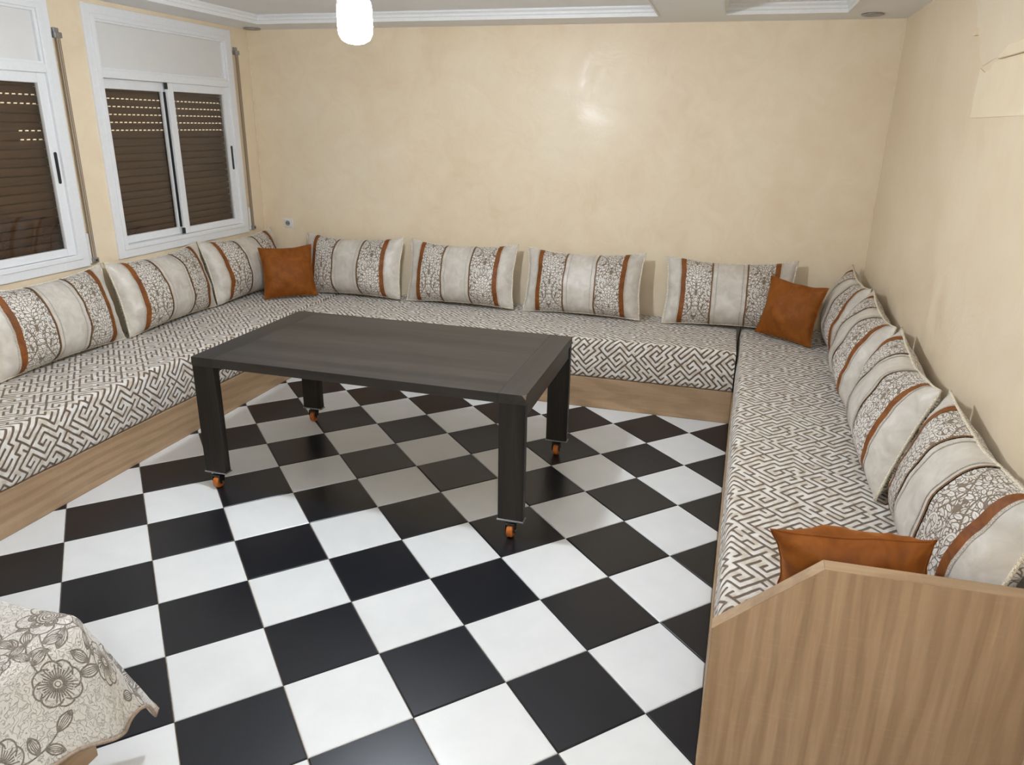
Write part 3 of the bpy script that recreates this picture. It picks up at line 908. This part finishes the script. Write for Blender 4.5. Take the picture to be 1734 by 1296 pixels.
def smooth_u(u0, u1):    # denser toward ends
    return u0, u1
def outline(f, n=30):
    pts = []
    for i in range(n): pts.append(f(-1 + 2 * i / n, 1, 1))
    for i in range(n // 2): pts.append(f(1, 1 - 4 * i / n, 1))
    for i in range(n): pts.append(f(1 - 2 * i / n, -1, 1))
    for i in range(n // 2): pts.append(f(-1, -1 + 4 * i / n, 1))
    return [Vector((p.x, 0, p.z)) for p in pts]
BANDS = [(0, .118, 'end_panel', 'silk'), (.118, .158, 'velvet_band', 'band'), (.158, .362, 'damask_panel', 'dam'),
         (.374, .628, 'centre_panel', 'silk'), (.640, .842, 'damask_panel', 'dam'), (.842, .882, 'velvet_band', 'band'), (.882, 1, 'end_panel', 'silk')]
pm = {'silk': M_SILK, 'band': M_BAND, 'dam': M_DAM}
def striped(base, yaw, tilt, roll, label, group, seed, W=2.62, H=1.42, T=.76):
    o = thing('striped_pillow', base, label, 'pillow', group, mat=rotm(R(yaw), R(tilt), R(roll)))
    o['localmesh'] = 1
    f = cushion_fn(W, H, T, seed, cz=.17, cx=.055)
    for a, b, nm, k in BANDS:
        patch(f, 2 * a - 1, 2 * b - 1, 1, .004 if k == 'band' else 0, W=W, H=H).build(nm, pm[k], o, smooth=True, fixn=False)
    for a, b in ((.362, .374), (.628, .640)):
        patch(f, 2 * a - 1, 2 * b - 1, 1, .010, W=W, H=H).build('piping', M_PIPE, o, smooth=True, fixn=False)
    for a, b in ((.105, .117), (.883, .895), (.402, .409), (.595, .602)):
        patch(f, 2 * a - 1, 2 * b - 1, 1, .006, W=W, H=H).build('braid', M_BRAID, o, smooth=True, fixn=False)
    patch(f, -1, 1, -1, W=W, H=H).build('back_panel', M_DAM, o, smooth=True, fixn=False)
    MB().tube(outline(f), .017, 8, True).build('corded_edge', M_CORD, o, smooth=True)
    return o
GS = 'striped pillows along the three benches'
# left wall (yaw 90: local back faces the window wall)
striped((-1.80, 2.06, ZM + .035), 92, -12, .5, 'striped champagne and damask pillow under the window at the left picture edge', GS, 1.3)
striped((-1.84, 4.74, ZM + .035), 92.5, -13, 0, 'striped champagne and damask pillow second from the left edge on the window wall bench', GS, 4.1)
striped((-1.82, 7.36, ZM + .045), 88, -15, 0, 'striped champagne and damask pillow on the window wall bench, partly behind the small rust cushion', GS, 7.7, W=2.58)
# back wall
striped((.36, 7.98, ZM + .035), -4, -15, -1.5, 'striped champagne and damask pillow on the back bench, right beside the left rust cushion', GS, 11.9)
striped((3.08, 7.97, ZM + .045), -3, -16, -1, 'striped champagne and damask pillow second from left on the back bench', GS, 14.2)
striped((5.88, 7.98, ZM + .035), -3.5, -16, -1, 'striped champagne and damask pillow third from left on the back bench', GS, 19.4)
striped((8.95, 8.04, ZM + .035), 0, -17, -1, 'striped champagne and damask pillow on the back bench, partly behind the right rust cushion', GS, 23.8, T=.66)
# right wall
striped((10.88, 7.32, ZM + .035), -91, -15, 0, 'striped champagne and damask pillow farthest along the right wall bench, in the corner', GS, 31.1, W=2.42, T=.66)
striped((10.80, 4.90, ZM + .035), -92, -17, 1, 'striped champagne and damask pillow second from the far corner on the right wall bench', GS, 35.6, W=2.46)
striped((10.74, 2.27, ZM + .035), -93, -17, 0, 'striped champagne and damask pillow third from the far corner on the right wall bench', GS, 38.3, W=2.70)
striped((10.84, -.44, ZM + .035), -89, -14, 0, 'striped champagne and damask pillow nearest the oak end panel on the right wall bench', GS, 42.7, W=2.60, T=.74)

def orange(base, yaw, tilt, roll, label, seed, W=1.2, H=1.2, T=.5):
    o = thing('rust_cushion', base, label, 'cushion', 'small rust velvet cushions', mat=rotm(R(yaw), R(tilt), R(roll)))
    o['localmesh'] = 1
    f = cushion_fn(W, H, T, seed, cx=.10, cz=.12, pw=2.2, ex=.6, wr=.014)
    for s_, nm in ((1, 'front_panel'), (-1, 'back_panel')):
        patch(f, -1, 1, s_, W=W, H=H).build(nm, M_ORANGE, o, smooth=True, fixn=False)
    MB().tube(outline(f), .010, 6, True).build('seam_piping', M_ORANGE, o, smooth=True)
    return o
orange((-.80, 7.30, ZM + .05), 40, -19, -.6, 'small rust velvet cushion in the back left corner of the benches', 2.2)
orange((10.02, 7.36, ZM + .06), -34, -14, 2.3, 'small rust velvet cushion tilted in the back right corner of the benches', 6.4, H=1.16)
orange((10.12, -1.21, ZM + .14), -3, 20, -10, 'small rust velvet cushion leaning inside the oak end panel', 9.9, W=1.22, H=.78, T=.58)

# ================================================================== TABLE
TX0, TX1, TY0, TY1, TZ = 1.475, 6.520, 1.185, 4.070, 2.10
tb = root('coffee_table', ((TX0 + TX1) / 2, (TY0 + TY1) / 2, 0), 'large dark wood grain low table on orange casters in the middle of the room', 'table')
TH = .135; LW = .365; LD = .125
MB().box(TX0 + LW + .001, TX1 - LW - .001, TY0, TY1, TZ - TH, TZ).build('top_panel', M_DX, tb, bevel=.003)
for a in (TX0, TX1 - LW):
    MB().box(a, a + LW, TY0, TY1, TZ - TH, TZ + .001).build('end_strip', M_DY, tb, bevel=.004)
for a, b in ((TX0 + .02, TX0 + .14), (TX1 - .14, TX1 - .02)):
    MB().box(a, b, TY0 + LD, TY1 - LD, TZ - TH - .20, TZ - TH).build('cross_rail', M_DY, tb, bevel=.005)
MB().box(TX0 + .14, TX1 - .14, TY0 + .75, TY0 + .90, TZ - TH - .12, TZ - TH).build('under_rail', M_DX, tb)
MB().box(TX0 + .14, TX1 - .14, TY1 - .90, TY1 - .75, TZ - TH - .12, TZ - TH).build('under_rail', M_DX, tb)
LB = .275
for lx in (TX0, TX1 - LW):
    for ly in (TY0 + .002, TY1 - LD - .002):
        leg = MB().box(lx + .004, lx + LW - .004, ly, ly + LD, LB, TZ - TH + .001).build('leg', M_DZ, tb, bevel=.008)
        MB().box(lx - .006, lx + LW + .006, ly - .012, ly + LD + .012, LB - .022, LB).build('foot_plate', M_STEEL, leg, bevel=.004)
        cx, cy = lx + LW / 2, ly + LD / 2 
        cs = MB()
        cs.lathe([(.075, .235), (.075, .255)], (cx, cy, 0), 'z', 20)
        cs.lathe([(.045, .19), (.055, .236)], (cx, cy, 0), 'z', 20)
        for sgn in (-1, 1):
            cs.prism([(cy - .075, .215), (cy + .055, .215), (cy + .03, .10), (cy - .005, .065), (cy - .055, .075), (cy - .085, .13)],
                     lambda a, b, t_: (cx + t_, a, b), sgn * .062 - .007, sgn * .062 + .007)
        cs.box(cx - .069, cx + .069, cy - .08, cy + .055, .195, .225)
        cst = cs.build('caster', M_BLACK, leg, bevel=.004)
        w = MB()
        w.lathe([(.03, -.045), (.085, -.045), (.098, -.03), (.098, .03), (.085, .045), (.03, .045)], (cx, cy - .02, .098), 'x', 28)
        # quarter-grown copy of the other wheels' size
        w.build('wheel', M_WHEEL, cst, smooth=False, bevel=.004)
        MB().lathe([(.018, -.078), (.018, .078)], (cx, cy - .02, .098), 'x', 12).build('axle', M_STEEL, cst)
# small chip of bare board at the near right corner
MB().add([(TX1 + .002, TY0 + .05, TZ + .001), (TX1 + .002, TY0 - .002, TZ + .001), (TX1 - .05, TY0 - .003, TZ + .001), (TX1 + .002, TY0 - .002, TZ - .06)],
         [(0, 1, 2), (0, 3, 1), (1, 3, 2)]).build('chipped_corner', plain('raw_chipboard', (.30, .22, .15), .8), tb, fixn=False)

# ================================================================== QUILTED BENCH (near left)
BX, BY = 3.87, -3.34
qb = root('bench_base', (2.7, -5.0, 0), 'light oak bench base under the floral quilt in the near left', 'bench')
MB().box(BX - .06, BX, -6.6, BY, 0, ZW).build('front_board', M_OAKY, qb, bevel=.005)
MB().box(1.55, BX - .06, BY - .06, BY, 0, ZW).build('end_board', M_OAKX, qb, bevel=.005)
MB().box(1.55, BX - .06, -6.6, BY - .06, ZW - .06, ZW - .003).build('platform', M_OAKX, qb)
mo = MB().box(1.56, BX - .01, -6.6, BY - .01, ZW + .002, ZM - .03).build('mattress', M_FRET, None, origin=(2.7, -5, ZW), bevel=.10, seg=5)
tag(mo, 'mattress hidden under the floral quilt on the near left bench', 'mattress')
def quilt():
    x_in, y_in = 1.60, -6.5; s0, t0 = BX - .03, BY - .02; Ld = .96
    n = 84; m = 110
    vs = []; uv = []; fs = []
    top = ZM + .03
    xs = np.linspace(x_in, s0 + Ld, n + 1); ysv = np.linspace(y_in, t0 + Ld, m + 1)
    for i, s_ in enumerate(xs):
        for j, t_ in enumerate(ysv):
            ds, dt = max(0, s_ - s0), max(0, t_ - t0); d = math.hypot(ds, dt)
            x, y, z = min(s_, s0), min(t_, t0), top
            if d > 0:
                ax, ay = ds / d, dt / d
                corner = 2 * ax * ay
                r = .16
                # rounded shoulder then a hanging fall that flares
                if d < r * 1.5: a = d / (r * 1.5) * math.pi / 2 * .78; out = r * math.sin(a); dr = r * (1 - math.cos(a))
                else:
                    a = math.pi / 2 * .78; out = r * math.sin(a); dr = r * (1 - math.cos(a)); e = d - r * 1.5
                    fl = .36 * ax + .06 * ay + .16 * corner
                    out += e * fl; dr += e * math.sqrt(max(0, 1 - fl * fl)) * (1 + .03 * corner)
                # folds run down the fall
                ph = (t_ * 5.2) if ax > ay else (s_ * 5.2)
                out += .03 * math.sin(ph + .6) * (1 - corner) ** 2 * min(1, d / .5) + .02 * noise.noise(Vector((s_ * 2, t_ * 2, 3))) * min(1, d / .3)
                if t_ < t0: dr += .26 * math.exp(-((t_ - t0) / .34) ** 2) * min(1, ds / Ld) ** 1.5
                elif ax > ay: dr += .26 * (1 - corner) * min(1, ds / Ld) ** 1.5
                x += ax * out; y += ay * out * (.75 if ay > ax else .62); z -= dr
            z += .010 * noise.noise(Vector((s_ * 2.2, t_ * 2.2, 0))) + .05 * noise.noise(Vector((s_ * .8, t_ * .8, 4))) * (1 if d == 0 else max(0, 1 - d * 3))
            vs.append((x, y, max(.05, z))); uv.append(((s_ - s0 - Ld + 3.5) * S, (t_ - t0 - Ld + 3.5) * S))
    for i in range(n):
        for j in range(m):
            a = i * (m + 1) + j; fs.append((a, a + m + 1, a + m + 2, a + 1))
    o = MB().add(vs, fs, uv).build('floral_quilt', M_QUILT, None, origin=(2.9, -4.2, ZM), smooth=True, fixn=False)
    so = o.modifiers.new('thickness', 'SOLIDIFY'); so.thickness = .022 * S; so.offset = -1
    tag(o, 'pale quilted throw with grey line-drawn flowers over the near left bench', 'quilt')
    # bound hem
    edge = [Vector(vs[i * (m + 1) + m]) for i in range(n + 1)] + [Vector(vs[n * (m + 1) + j]) for j in range(m - 1, -1, -1)]
    MB().tube(edge, .016, 8).build('bound_hem', M_QHEM, o, origin=(2.9, -4.2, ZM), smooth=True)
quilt()
